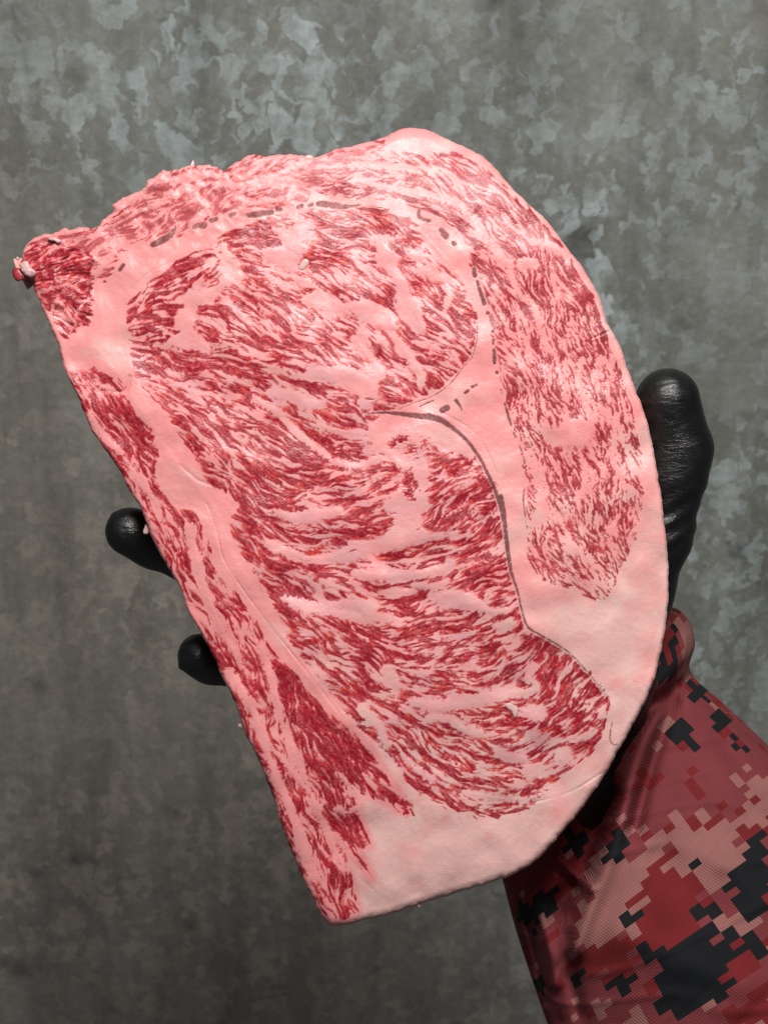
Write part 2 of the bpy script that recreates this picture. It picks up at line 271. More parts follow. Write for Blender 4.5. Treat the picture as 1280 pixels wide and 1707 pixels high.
# ------------------------------------------------------------------ steak: fields on a fine grid
G = 1.2
gx = np.arange(6, 1132, G); gy = np.arange(196, 1562, G)
X, Y = np.meshgrid(gx, gy); H_, W_ = X.shape
def bl_noise(size, seed, shape=(H_, W_)):
    r = np.random.default_rng(seed).standard_normal(shape)
    fy = np.fft.fftfreq(shape[0])[:, None]; fx = np.fft.rfftfreq(shape[1])[None]
    s = size / G
    filt = np.exp(-2 * (math.pi * s / 3.2) ** 2 * (fx * fx + fy * fy))
    o = np.fft.irfft2(np.fft.rfft2(r) * filt, s=shape); o -= o.mean()
    return (o / o.std()).astype(np.float32)
def box(pts, m):
    P = np.asarray(pts, float)
    i0 = int(max(0, (P[:, 1].min() - m - gy[0]) // G)); i1 = int(min(H_, (P[:, 1].max() + m - gy[0]) // G + 2))
    j0 = int(max(0, (P[:, 0].min() - m - gx[0]) // G)); j1 = int(min(W_, (P[:, 0].max() + m - gx[0]) // G + 2))
    return slice(i0, i1), slice(j0, j1)
def poly_sdf(pts, x, y):
    P = np.asarray(pts, float); n = len(P)
    d2 = np.full(x.shape, 1e12); ins = np.zeros(x.shape, bool)
    for i in range(n):
        a, b = P[i], P[(i + 1) % n]; e = b - a
        t = np.clip(((x - a[0]) * e[0] + (y - a[1]) * e[1]) / max(e @ e, 1e-9), 0, 1)
        d2 = np.minimum(d2, (x - a[0] - t * e[0]) ** 2 + (y - a[1] - t * e[1]) ** 2)
        if a[1] != b[1]:
            c = ((a[1] > y) != (b[1] > y)) & (x < (b[0] - a[0]) * (y - a[1]) / (b[1] - a[1]) + a[0]); ins ^= c
    d = np.sqrt(d2); return np.where(ins, d, -d)
def region_sdf(pts, m=40, smooth=2):
    pts = catmull(pts, smooth, True) if smooth > 1 else pts
    out = np.full(X.shape, -float(m)); sl = box(pts, m)
    out[sl] = poly_sdf(pts, X[sl], Y[sl]); return out
def stroke_field(pts, w, m=16):
    """half width minus distance to the polyline (positive inside)"""
    P = np.asarray(pts, float); ws = np.broadcast_to(np.asarray(w, float), (len(P),))
    if len(P) == 1: P = np.vstack([P, P + .5]); ws = np.array([ws[0], ws[0]])
    sl = box(P, m + ws.max()); x, y = X[sl], Y[sl]
    best = np.full(x.shape, -1e3)
    for i in range(len(P) - 1):
        a, b = P[i], P[i + 1]; e = b - a
        t = np.clip(((x - a[0]) * e[0] + (y - a[1]) * e[1]) / max(e @ e, 1e-9), 0, 1)
        best = np.maximum(best, ws[i] + (ws[i + 1] - ws[i]) * t - np.hypot(x - a[0] - t * e[0], y - a[1] - t * e[1]))
    return sl, best
def flow(samples, sig=55.):
    c = np.zeros(X.shape); s = np.zeros(X.shape); wt = np.zeros(X.shape)
    for (px, py, dx, dy) in samples:
        d2 = (X - px) ** 2 + (Y - py) ** 2
        w = np.exp(-d2 / (2 * sig * sig)) + 1e-3 / (1 + d2 / 1e4)
        a = 2 * math.atan2(dy, dx); c += w * math.cos(a); s += w * math.sin(a); wt += w
    return c / wt, s / wt

rough_e = bl_noise(7, 1) * 0.8 + bl_noise(16, 2) * 1.6
edge_f = region_sdf(OUT, 60, 3)
torn = np.clip(sstep(620, 300, X) * sstep(560, 300, Y) + 0.45 * sstep(20, -40, X - (60 + (Y - 500) * 0.46)), 0, 1)
F = edge_f + rough_e * (0.30 + 0.55 * torn) * sstep(40, 4, edge_f)     # >0 inside the slice
sd_eye = region_sdf(EYE); sd_cap = region_sdf(CAP); sd_top = region_sdf(TOPM); sd_cor = region_sdf(CORNER); sd_str = region_sdf(STRIP, 40, 1)
ce, se = flow(FLOW_EYE); cc, sc = flow(FLOW_CAP); cr_, sr_ = flow(FLOW_REST)
k_cap = sstep(-6, 6, sd_cap - np.maximum(sd_eye, -30)); k_eye = sstep(-8, 4, sd_eye) * (1 - k_cap); k_rest = 1 - np.clip(k_cap + k_eye, 0, 1)
c2 = ce * k_eye + cc * k_cap + cr_ * k_rest; s2 = se * k_eye + sc * k_cap + sr_ * k_rest
ang = 0.5 * np.arctan2(s2, c2) + 0.16 * bl_noise(40, 3) + 0.20 * bl_noise(14, 4)
VX = np.cos(ang).astype(np.float32); VY = np.sin(ang).astype(np.float32)
II, JJ = np.meshgrid(np.arange(H_, dtype=np.float32), np.arange(W_, dtype=np.float32), indexing='ij')
def lic(src, L):
    n = max(2, int(L / G / 1.0)); acc = src.astype(np.float32).copy(); ws = 1.0
    for sgn in (1, -1):
        pi, pj = II.copy(), JJ.copy(); ux, uy = VX * sgn, VY * sgn
        for k in range(n):
            pi += uy; pj += ux
            i = np.clip(pi, 0, H_ - 1).astype(np.int32); j = np.clip(pj, 0, W_ - 1).astype(np.int32)
            w = math.exp(-2.0 * ((k + 1) / n) ** 2)
            acc += w * src[i, j]
            if k % 2 == 0:
                nx, ny = VX[i, j], VY[i, j]; f = np.where(nx * ux + ny * uy < 0, -1, 1).astype(np.float32); ux, uy = nx * f, ny * f
            if sgn == 1: ws += w
    acc -= acc.mean(); return acc / acc.std()
n0 = lic(bl_noise(17, 21), 52); n1 = lic(bl_noise(7.0, 22), 26); n2 = lic(bl_noise(4.2, 23), 17); n3 = lic(bl_noise(2.7, 24), 11)
c1 = lic(bl_noise(3.0, 64), 10); c2 = lic(bl_noise(2.3, 65), 5.5); iso2 = bl_noise(12, 66)
h1 = lic(bl_noise(6.0, 61), 60); h2 = lic(bl_noise(5.0, 62), 44)
n4 = lic(bl_noise(2.2, 25), 5); iso = bl_noise(7, 26); isof = bl_noise(3.4, 27)

def lean_of(sd, bias, a0, a1, a2, a3, edge=8.0, ai=0.0):
    v = bias + a0 * n0 + a1 * n1 + a2 * n2 + a3 * n3 + ai * iso
    return v + np.minimum(0, (sd - 1.5 + 1.6 * n2) / edge) * 3.0
dens = np.zeros(X.shape)
def bump(px, py, r, v):
    global dens; dens = dens + v * np.exp(-((X - px) ** 2 + (Y - py) ** 2) / (2 * r * r))
for b in [(980,1185,38,.75),(930,1110,35,.3),(560,380,45,.35),(640,375,40,.35),(770,520,28,.5),(430,930,35,.6),(480,1000,28,.4),(410,880,20,.6),(470,760,45,.3),(600,1060,60,.15),(700,1290,40,.45),(780,1060,50,.25),(800,900,30,.3),(250,560,30,.2),
          (540,760,40,.35),(600,870,40,.45),(720,1110,60,.2),(262,612,24,.35),(480,560,50,.1),(660,460,40,.1),(440,375,22,.6),(260,520,30,.15),(880,1200,50,-.1),(760,950,60,.1)]: bump(*b)
lobe = np.clip(sstep(60, 0, np.hypot(X - 255, (Y - 540) * .7)) + sstep(40, 0, np.hypot(X - 780, Y - 860)) + sstep(50, 10, np.hypot(X - 985, Y - 1190)), 0, 1)
v_eye = lean_of(sd_eye, 0.22, .10, .46, .56, .42, 3.5, .26) + dens + lobe * (.55 * iso2 + .3 * iso - .3 * n1)
tb = sstep(620, 400, Y)
v_cap = lean_of(sd_cap, 0.0, .12, .36, .22, .1, 3, .10) + (1 - tb) * (.66 * c1 + .5 * c2) + tb * (.6 * n3 + .35 * n2)
v_cap += .45 * np.exp(-((X - 625) / 40) ** 2 - ((Y - 318) / 9) ** 2) + .35 * sstep(640, 420, Y) * sstep(560, 700, X) + .2 * np.exp(-((X - 850) / 30) ** 2 - ((Y - 530) / 40) ** 2)
v_top = lean_of(sd_top, 0.34, .16, .40, .55, .45, 5, .18) + .2 * c2
v_cor = lean_of(sd_cor, .95, .1, .30, .50, .45, 4, .25)
wedge = region_sdf([(445,1074),(477,1102),(523,1168),(574,1207),(613,1242),(641,1293),(676,1352),(633,1332),(598,1324),(594,1348),(613,1410),(594,1414),(559,1387),(535,1344),(520,1273),(504,1242),(477,1207),(461,1129)], 30, 1)
clump = region_sdf([(160,655),(205,660),(235,685),(258,712),(265,745),(258,790),(240,760),(215,745),(190,730),(165,690)], 30, 2)
v_str = lean_of(sd_str, 0.30, .22, .42, .50, .45, 4, .25) + .25 * c1 + .75 * sstep(-4, 10, wedge) + .7 * sstep(-4, 10, clump)
V = np.maximum.reduce([v_eye, v_cap, v_top, v_cor, v_str])
warp_f = 2.2 * n2 + 1.6 * n3 + 1.2 * isof
fatf = np.full(X.shape, -30.0)
for p in FATP:
    sl = box(p, 24); fatf[sl] = np.maximum(fatf[sl], poly_sdf(catmull(p, 2, True), X[sl], Y[sl]))
for p, w in FATS:
    sl, f = stroke_field(catmull(p, 4) if len(p) > 2 else p, w); fatf[sl] = np.maximum(fatf[sl], f)
V = np.where(fatf > -22, np.minimum(V, V - 0.30 * np.clip(fatf + 2.2 + warp_f, 0, 9)), V)
for (px, py, rx, ry, a) in LEANB:
    c, s = math.cos(R(a)), math.sin(R(a)); dx, dy = X - px, Y - py
    q = 1 - np.hypot((dx * c + dy * s) / rx, (-dx * s + dy * c) / ry)
    V = np.maximum(V, np.where(q > -.8, q * 2.0 + .4 * n3 + .45 * isof + .4 * n2 - .05, -9))
sin_f = np.full(X.shape, -20.0)
for p, w in SINEW:
    if len(p) > 2:
        pp = catmull(p, 4); ww = np.interp(np.linspace(0, 1, len(pp)), np.linspace(0, 1, len(w)), w)
    else: pp, ww = p, w
    ww = np.asarray(ww) * (.92 if np.max(ww) < 3 else .86)
    sl, f = stroke_field(pp, ww, 10); sin_f[sl] = np.maximum(sin_f[sl], f)
sinew = sstep(-.9, .9, sin_f + 1.0 * isof * sstep(-1, 3, sin_f) + .5 * iso * sstep(1, 4, sin_f) + .2 * n4)
sinew = sinew * np.clip(1.0 - .20 * sstep(430, 380, Y) + .07 * n4, .4, 1)
V = V - 2.0 * sstep(-3, 0, sin_f)
# flecks start soft and watery, end sharp and dark: slope of the field along the fibres
def along(src, d):
    i = np.clip(II + VY * d, 0, H_ - 1).astype(np.int32); j = np.clip(JJ + VX * d, 0, W_ - 1).astype(np.int32); return src[i, j]
Vs = (V + along(V, 1) + along(V, -1) + along(V, 2) + along(V, -2)) / 5
slope = np.clip((along(Vs, 5) - along(Vs, -5)) * .55, -1, 1)
thread = sstep(.20, .03, np.abs(h1)) * (.5 + .5 * sstep(-.4, .6, iso))            # fine fat threads in the lean
hair = sstep(.15, .02, np.abs(h2)) * sstep(-.75, -.1, V) * sstep(-.2, .7, bl_noise(18, 63)) * sstep(-2, 3, np.maximum.reduce([sd_eye, sd_str]))
soft = (.36 - .10 * k_cap) + .40 * np.clip(slope, 0, 1)
LEAN = sstep(-soft, soft * 1.25, V + .05)
LEAN = LEAN * (1 - (.55 + .2 * sstep(-2, 4, np.maximum(sd_str, sd_cor))) * thread * (1 - .6 * sstep(.6, 1.6, V)))
LEAN = LEAN * np.clip(.97 + .06 * n4 + .05 * isof, .7, 1)
LEAN = np.maximum(LEAN, .85 * hair * sstep(0, -2.5, sin_f) * sstep(4, 0, fatf))
LEAN = LEAN * (1 - .22 * sstep(-2, 4, sd_top) * (1 - sstep(-2, 4, sd_cor)))
LEAN = LEAN * (1 - .05 * k_cap)
DEEP = np.clip(.25 * k_cap + .9 * sstep(.10, 1.6, V + .35 * n3 + .2 * n4 + .15 * bl_noise(30, 31) - .45 * slope) + .45 * hair, 0, 1)
# watery orange red on the broad flecks in the middle; dark crimson on cap flecks, wedge and corner
WARM = np.clip(.22 + .30 * bl_noise(26, 33) + .15 * iso + .75 * slope - .8 * k_cap - .5 * sstep(-2, 6, wedge) - .3 * k_rest, 0, 1)
COOL = np.clip(.5 * sstep(-2, 10, sd_eye) + .25 * bl_noise(34, 35) * sstep(-6, 6, sd_eye) + .3 * np.exp(-((X - 548) / 22) ** 2 - ((Y - 1002) / 12) ** 2), 0, 1) * (1 - sstep(-12, 4, sd_str))
PALE = np.clip(sstep(560, 1300, Y * .8 + X * .5 - 300) * 1.0 + .25 * sstep(1380, 1480, Y) + .2 * sstep(26, 4, F) * sstep(500, 800, X + Y * .3) + .20 * bl_noise(60, 34) + .12 * bl_noise(22, 36), 0, 1) * sstep(-4, -14, np.maximum(sd_str, sd_top))
PALE = np.clip(PALE, 0, 1)

# relief in millimetres
sag = -5.0 * (((X - 650) / 640) ** 2 + ((Y - 880) / 720) ** 2)
mm = G * S * 1000
sag = sag - 1.5e-4 * np.clip(430 - Y, 0, None) ** 2 * sstep(380, 600, X)
Zf = sag + .60 * bl_noise(130, 41) + .26 * bl_noise(45, 42) + .018 * bl_noise(9, 43) + .004 * isof
Zf += -.06 * LEAN + .016 * n3 * LEAN + .012 * n4 * LEAN - .10 * sinew
Zf += .10 * sstep(-2, 8, fatf) * (1 - LEAN)
gmod = bl_noise(38, 48)
for p, w, dpt in GROOVE:
    sl, f = stroke_field(catmull(p, 4) if len(p) > 2 else p, w, 14); Zf[sl] -= dpt * .6 * np.clip(.75 + .4 * gmod[sl], 0.1, 1.4) * np.exp(-(np.clip(w - f, 0, 99) / w) ** 2)
torn_r = bl_noise(14, 45)
Zf += sstep(-6, 8, sd_cor) * (.28 * bl_noise(15, 47) + .10 * n2)
Zf += torn * (.12 * torn_r + .03 * bl_noise(7, 46))
Zf += .9 * np.exp(-((X - 165) / 26) ** 2 - ((Y - 590) / 30) ** 2)
dmm = np.clip(F, 0, 60) * S * 1000
rr = 1.3 + 2.2 * sstep(520, 700, X) * sstep(520, 300, Y) + 1.3 * sstep(1000, 1400, Y) - .2 * torn
Zr0 = (Zf - rr).ravel()
Zf -= np.where(dmm < rr, rr - np.sqrt(np.clip(rr * rr - (rr - np.minimum(dmm, rr)) ** 2, 0, None)), 0)

# ------------------------------------------------------------------ steak: meshes
inside = F > 0
cell = inside[:-1, :-1] & inside[1:, :-1] & inside[:-1, 1:] & inside[1:, 1:]
idx = np.arange(H_ * W_).reshape(H_, W_)
quads = np.stack([idx[1:, :-1], idx[1:, 1:], idx[:-1, 1:], idx[:-1, :-1]], -1)     # y down -> upward facing
q_in = quads[cell]
cnt = np.zeros(H_ * W_, np.int32); np.add.at(cnt, q_in.ravel(), 1)
bnd = (cnt > 0) & (cnt < 4)
gyF, gxF = np.gradient(F, G)
PX, PY = X.ravel().copy(), Y.ravel().copy(); Zr = Zf.ravel().copy()
gn = gxF.ravel() ** 2 + gyF.ravel() ** 2 + 1e-6; st = np.clip(F.ravel() / gn, 0, 4.0)
PX[bnd] -= (st * gxF.ravel())[bnd]; PY[bnd] -= (st * gyF.ravel())[bnd]
Zr[bnd] = Zr0[bnd]
CO = wpos(PX, PY, Zr)
Pg = CO.reshape(H_, W_, 3); tx = np.gradient(Pg, axis=1); ty = np.gradient(Pg, axis=0)
NRM = np.cross(ty, tx).reshape(-1, 3); NRM /= np.linalg.norm(NRM, axis=1)[:, None] + 1e-12
NRM *= np.sign(NRM[:, 2:3])
A = {'lean': LEAN.ravel(), 'deep': DEEP.ravel(), 'warm': WARM.ravel(), 'pale': PALE.ravel(), 'cool': COOL.ravel(), 'sinew': sinew.ravel()}

m_meat, nt, bs = new_mat('marbled_beef')
def attr(n):
    a = N(nt, 'ShaderNodeAttribute'); a.attribute_name = n; return a.outputs['Fac']
tco = N(nt, 'ShaderNodeTexCoord').outputs['Object']
fat = mixrgb(nt, attr('pale'), (0.79, 0.280, 0.280), (0.74, 0.465, 0.425))
fat = mixrgb(nt, attr('cool'), fat, (0.71, 0.335, 0.345))
fatn = noise(nt, tco, 55, 5, 0.6)
fat = mixrgb(nt, ramp(nt, fatn, [(0.38, 0.0), (0.72, 0.40)]), fat, (0.80, 0.40, 0.385))
leanc = mixrgb(nt, attr('warm'), (0.46, 0.014, 0.030), (0.60, 0.050, 0.040))
leanc = mixrgb(nt, attr('deep'), leanc, (0.275, 0.007, 0.020))
fat = mixrgb(nt, ramp(nt, noise(nt, mapping(nt, tco, (1, 1, 1), (0, 0, R(35))), 170, 6, 0.7, 0.5), [(0.52, 0.0), (0.70, 0.35)]), fat, (0.74, 0.235, 0.235))
lf = noise(nt, tco, 900, 3, 0.6)
leanc = mixrgb(nt, 0.6, leanc, ramp(nt, lf, [(0.3, 0.75), (0.7, 1.2)]), 'MULTIPLY')
c = mixrgb(nt, attr('lean'), fat, leanc)
c = mixrgb(nt, math_n(nt, 'MULTIPLY', attr('sinew'), 0.86), c, ramp(nt, noise(nt, tco, 700, 3, .6), [(.3, (.045, .010, .013)), (.7, (.16, .045, .045))]))
link(nt, c, bs.inputs['Base Color'])
link(nt, ramp(nt, noise(nt, tco, 240, 4, 0.6), [(0.3, 0.25), (0.7, 0.42)]), bs.inputs['Roughness'])
link(nt, math_n(nt, 'MULTIPLY_ADD', attr('sinew'), -0.3), bs.inputs['Specular IOR Level'])
bs.inputs['Specular IOR Level'].links[0].from_node.inputs[2].default_value = 0.36
bm1 = N(nt, 'ShaderNodeBump'); bm1.inputs['Strength'].default_value = 0.10; bm1.inputs['Distance'].default_value = 0.0005
link(nt, noise(nt, tco, 650, 5, 0.7), bm1.inputs['Height'])
bm2 = N(nt, 'ShaderNodeBump'); bm2.inputs['Strength'].default_value = 0.24; bm2.inputs['Distance'].default_value = 0.0005
link(nt, noise(nt, tco, 1900, 2, 0.6), bm2.inputs['Height']); link(nt, bm1.outputs[0], bm2.inputs['Normal']); link(nt, bm2.outputs[0], bs.inputs['Normal'])

steak = thing('marbled_steak', 'thick slab of heavily marbled raw beef lying across the black gloved hand', 'steak', tuple(wpos(650., 880., -23.)))
cs = lambda a: (a[:-1, :-1] + a[1:, 1:]) * .5
names = ['eye_muscle', 'cap_muscle', 'trimmed_muscle', 'corner_muscle', 'edge_muscle', 'membrane', 'fat']
labels = ['large swirl of marbled red eye muscle', 'outer cap of fine dark red flecks', 'ragged muscle along the torn upper edge', 'deep red corner of bare muscle', 'long strip of muscle along the straight cut side', 'purple grey sinew lines and spots', 'smooth pink fat between and around the muscles']
stack = np.stack([cs(sd_eye), cs(sd_cap), cs(sd_top) + 0 * cs(F), cs(sd_cor) + 3, cs(sd_str)], 0)
who = np.argmax(stack, 0); best = np.max(stack, 0)
who = np.where(best > 0, who, 6); who = np.where(cs(sinew) > .5, 5, who)
for k, (n, lb) in enumerate(zip(names, labels)):
    fq = quads[cell & (who == k)]
    if len(fq) == 0: continue
    used, f = compact(fq)
    o = mesh_obj(n, CO[used], f, m_meat, steak, True, {a: v[used] for a, v in A.items()}, None, NRM[used])
    o['label'] = lb
# rim and underside
e = np.concatenate([np.stack([q_in[:, i], q_in[:, (i + 1) % 4]], 1) for i in range(4)])
key = np.minimum(e[:, 0], e[:, 1]).astype(np.int64) * (H_ * W_) + np.maximum(e[:, 0], e[:, 1])
u, inv, ct = np.unique(key, return_inverse=True, return_counts=True)
be = e[ct[inv] == 1]
used, bf = compact(be); nb = len(used)
ox, oy = -gxF.ravel()[used], -gyF.ravel()[used]; ol = np.hypot(ox, oy) + 1e-9; ox /= ol; oy /= ol
rings, rat = [], []
prof = [(0.0, 0.0), (.25, -1.0), (.2, -3.5), (-.3, -8.0), (-3, -13.0), (-10, -18.0), (-22, -21.5), (-34, -22.5)]
isr = bl_noise(10, 51).ravel()[used]; iss = bl_noise(22, 52).ravel()[used]
for k, (o_, dz) in enumerate(prof):
    wob = (isr * .8 + iss * 1.4) * (0, 0, .1, .4, 1, 1, 1, 1)[k] * .6
    rings.append(wpos(PX[used] + ox * (o_ + wob), PY[used] + oy * (o_ + wob), Zr[used] + dz))
    lk = np.clip(A['lean'][used] * (1 - .08 * k) + .25 * isr * min(k, 1), 0, 1)
    rat.append({'lean': lk, 'deep': A['deep'][used], 'warm': A['warm'][used], 'pale': np.clip(A['pale'][used] + .06 * k, 0, 1), 'cool': A['cool'][used], 'sinew': A['sinew'][used] * (k < 2)})
rf = np.concatenate([np.stack([bf[:, 1] + k * nb, bf[:, 0] + k * nb, bf[:, 0] + (k + 1) * nb, bf[:, 1] + (k + 1) * nb], 1) for k in range(len(prof) - 1)])
o = mesh_obj('cut_rim', np.concatenate(rings), rf, m_meat, steak, True, {a: np.concatenate([r[a] for r in rat]) for a in A})
o['label'] = 'pale trimmed rim of the slab'
gs = 10
Fb = F[::gs, ::gs]; Xb, Yb, Zb = X[::gs, ::gs], Y[::gs, ::gs], sag[::gs, ::gs] - 22.3
hb, wb_ = Fb.shape; ib = np.arange(hb * wb_).reshape(hb, wb_); inb = Fb > 14
cb = inb[:-1, :-1] & inb[1:, :-1] & inb[:-1, 1:] & inb[1:, 1:]
qb = np.stack([ib[:-1, :-1], ib[:-1, 1:], ib[1:, 1:], ib[1:, :-1]], -1)[cb]
used, f = compact(qb)
o = mesh_obj('underside', wpos(Xb.ravel(), Yb.ravel(), Zb.ravel())[used], f, m_meat, steak, True,
             {a: v.reshape(H_, W_)[::gs, ::gs].ravel()[used] for a, v in A.items()})
o['label'] = 'marbled underside of the slab'

# loose fat scraps on the slab
m_scrap, nt2, bs2 = new_mat('pale_fat_scrap')
nt = nt2; tco2 = N(nt, 'ShaderNodeTexCoord').outputs['Object']
link(nt, ramp(nt, noise(nt, tco2, 300, 3, 0.6), [(0.3, (0.60, 0.34, 0.33)), (0.7, (0.72, 0.48, 0.46))]), bs2.inputs['Base Color'])
bs2.inputs['Roughness'].default_value = 0.38
m_redscrap, nt, bs3 = new_mat('torn_lean_scrap')
tco3 = N(nt, 'ShaderNodeTexCoord').outputs['Object']
link(nt, ramp(nt, noise(nt, tco3, 420, 4, 0.7), [(0.35, (0.25, 0.012, 0.02)), (0.6, (0.45, 0.05, 0.06)), (0.75, (0.75, 0.35, 0.33))]), bs3.inputs['Base Color'])
bs3.inputs['Roughness'].default_value = 0.33
def scrap(name, poly, zoff, thick, seed, mat, lbl=None):
    """small irregular lump: rings of the traced outline domed over"""
    P = catmull(poly, 4, True); n = len(P); c = P.mean(0); rs = np.random.default_rng(seed)
    j = rs.standard_normal(n) * .45; j = (j + np.roll(j, 1)) * .7
    ii = int(np.clip((c[1] - gy[0]) / G, 0, H_ - 1)); jj = int(np.clip((c[0] - gx[0]) / G, 0, W_ - 1))
    z0 = (Zf[ii, jj] if F[ii, jj] > 3 else sag[ii, jj] - 3.0) + zoff
    vs = []
    for sc_, z in ((.86, -thick * .5), (1.0, 0), (.88, thick * .5), (.5, thick * .8)):
        q = c + (P - c) * sc_; vs.append(wpos(q[:, 0] + j * sc_, q[:, 1] + j[::-1] * sc_, z0 + z + .08 * thick * rs.standard_normal(n)))
    vs.append(wpos(c[0:1], c[1:2], np.array([z0 + thick * .85])))
    F4 = [(k * n + i, k * n + (i + 1) % n, (k + 1) * n + (i + 1) % n, (k + 1) * n + i) for k in range(3) for i in range(n)]
    me = bpy.data.meshes.new(name); V_ = np.concatenate(vs)
    me.from_pydata([tuple(v) for v in V_], [], F4 + [(3 * n + (i + 1) % n, 4 * n, 3 * n + i) for i in range(n)] + [tuple(range(n))[::-1]])
    me.polygons.foreach_set('use_smooth', np.ones(len(me.polygons), bool)); me.materials.append(mat); me.update()
    o = bpy.data.objects.new(name, me); coll.objects.link(o); o.parent = steak
    if lbl: o['label'] = lbl
scrap('fat_scrap', [(80,399),(86,394),(103,401),(98,406),(92,402)], .8, .7, 1, m_scrap)
scrap('fat_scrap', [(33,440),(45,435),(52,445),(62,455),(55,462),(46,461),(36,452)], 1.6, 1.5, 2, m_scrap, 'whitish lump of fat at the torn corner')
scrap('fat_scrap', [(27,430),(31,428),(34,432),(30,434)], -1, .6, 3, m_scrap)
scrap('fat_scrap', [(308,279),(320,275),(322,267),(325,276),(316,281)], 1.2, .6, 5, m_scrap)
scrap('fat_scrap', [(503,262),(514,258),(522,262),(519,268),(508,267)], 1.6, .7, 6, m_scrap)
scrap('fat_scrap', [(240,884),(244,874),(250,882),(247,890),(241,891)], -1.5, .8, 7, m_scrap)
scrap('fat_scrap', [(840,1173),(850,1172),(861,1178),(863,1186),(858,1197),(853,1186),(846,1182)], .12, .22, 8, m_scrap, 'thin translucent sliver of fat on the eye muscle')
scrap('fat_scrap', [(691,1508),(697,1502),(703,1507),(698,1514)], -.5, .8, 9, m_scrap)
scrap('fat_scrap', [(397,1210),(403,1205),(408,1210),(404,1216)], -.6, .7, 10, m_scrap)
scrap('fat_scrap', [(497,447),(503,436),(510,431),(515,438),(506,449)], .08, .22, 11, m_scrap)
scrap('meat_scrap', [(21,451),(30,446),(40,456),(48,463),(40,467),(27,467)], .6, .9, 12, m_redscrap, 'red shred of lean hanging off the torn corner')
settle(steak)

# ------------------------------------------------------------------ person: gloved hand
def P3(px, py, z): return wpos(np.array(float(px)), np.array(float(py)), np.array(float(z))) * 1000.0      # millimetres
bones = []          # (a, ra, b, rb, blend group)
def chain(pts, k=3.0):
    for (a, b) in zip(pts[:-1], pts[1:]): bones.append((P3(*a[:3]), a[3], P3(*b[:3]), b[3], k))
W = (1010,1330,-72,22)
chain([(745,935,-40,12.5),(640,850,-36,10.5),(560,785,-34,9.8),(470,712,-34,8.8),(400,655,-34,7.8)])
chain([(690,985,-41,12.5),(585,930,-36,10.6),(490,880,-34,10),(385,825,-34.5,9),(285,790,-36,8.0)])
chain([(655,1050,-41,12),(540,1010,-37,10.2),(430,970,-35,9.6),(315,925,-34,9.4),(258,903,-29,9.3),(217,886,-22,8.7)])
chain([(650,1120,-42,11),(560,1115,-38,9.4),(480,1112,-36,9),(400,1105,-34,8.6),(355,1099,-28,8.5),(334,1093,-23,8.0)])
for m_, r_ in (((745,935,-40),12.5),((690,985,-41),13),((655,1050,-41),12.5),((650,1120,-42),12)):
    bones.append((P3(*m_), r_, P3(W[0]-40, W[1]-60, -58), 17, 7.0))
bones.append((P3(750,1000,-44), 13, P3(900,1180,-50), 18, 8.0))
bones.append((P3(670,1120,-43), 12, P3(930,1300,-58), 18, 8.0))
chain([(985,1260,-56,18),(1010,1120,-46,17.0),(1052,985,-39,14.0),(1092,890,-34,12.0),(1118,790,-29,12.4)], 6.0)
chain([(1118,790,-29,12.2),(1127,748,-28,12.4),(1117,702,-26,11.0),(1112,668,-24,11.4)], 3.0)
chain([(970,1280,-64,20),(1030,1370,-76,21),(1120,1500,-80,24),(1210,1640,-76,28)], 8.0)
hv = 1.25
lo = np.min([np.minimum(b[0] - b[1], b[2] - b[3]) for b in bones], 0) - 6; hi = np.max([np.maximum(b[0] + b[1], b[2] + b[3]) for b in bones], 0) + 6
axs = [np.arange(lo[i], hi[i], hv, dtype=np.float32) for i in range(3)]
GX, GY, GZ = np.meshgrid(*axs, indexing='ij')
sdf = np.full(GX.shape, 60.0, np.float32)
for a, ra, b, rb, k in bones:
    m_ = max(ra, rb) + 14
    sl = tuple(slice(max(0, int((min(a[i], b[i]) - m_ - lo[i]) / hv)), int((max(a[i], b[i]) + m_ - lo[i]) / hv) + 2) for i in range(3))
    x, y, z = GX[sl], GY[sl], GZ[sl]; e = b - a
    t = np.clip(((x - a[0]) * e[0] + (y - a[1]) * e[1] + (z - a[2]) * e[2]) / (e @ e), 0, 1)
    d = np.sqrt((x - a[0] - t * e[0]) ** 2 + (y - a[1] - t * e[1]) ** 2 + (z - a[2] - t * e[2]) ** 2) - (ra + (rb - ra) * t)
    s0 = sdf[sl]; h = np.maximum(k - np.abs(s0 - d), 0) / k
    sdf[sl] = np.minimum(s0, d) - h * h * k * .25
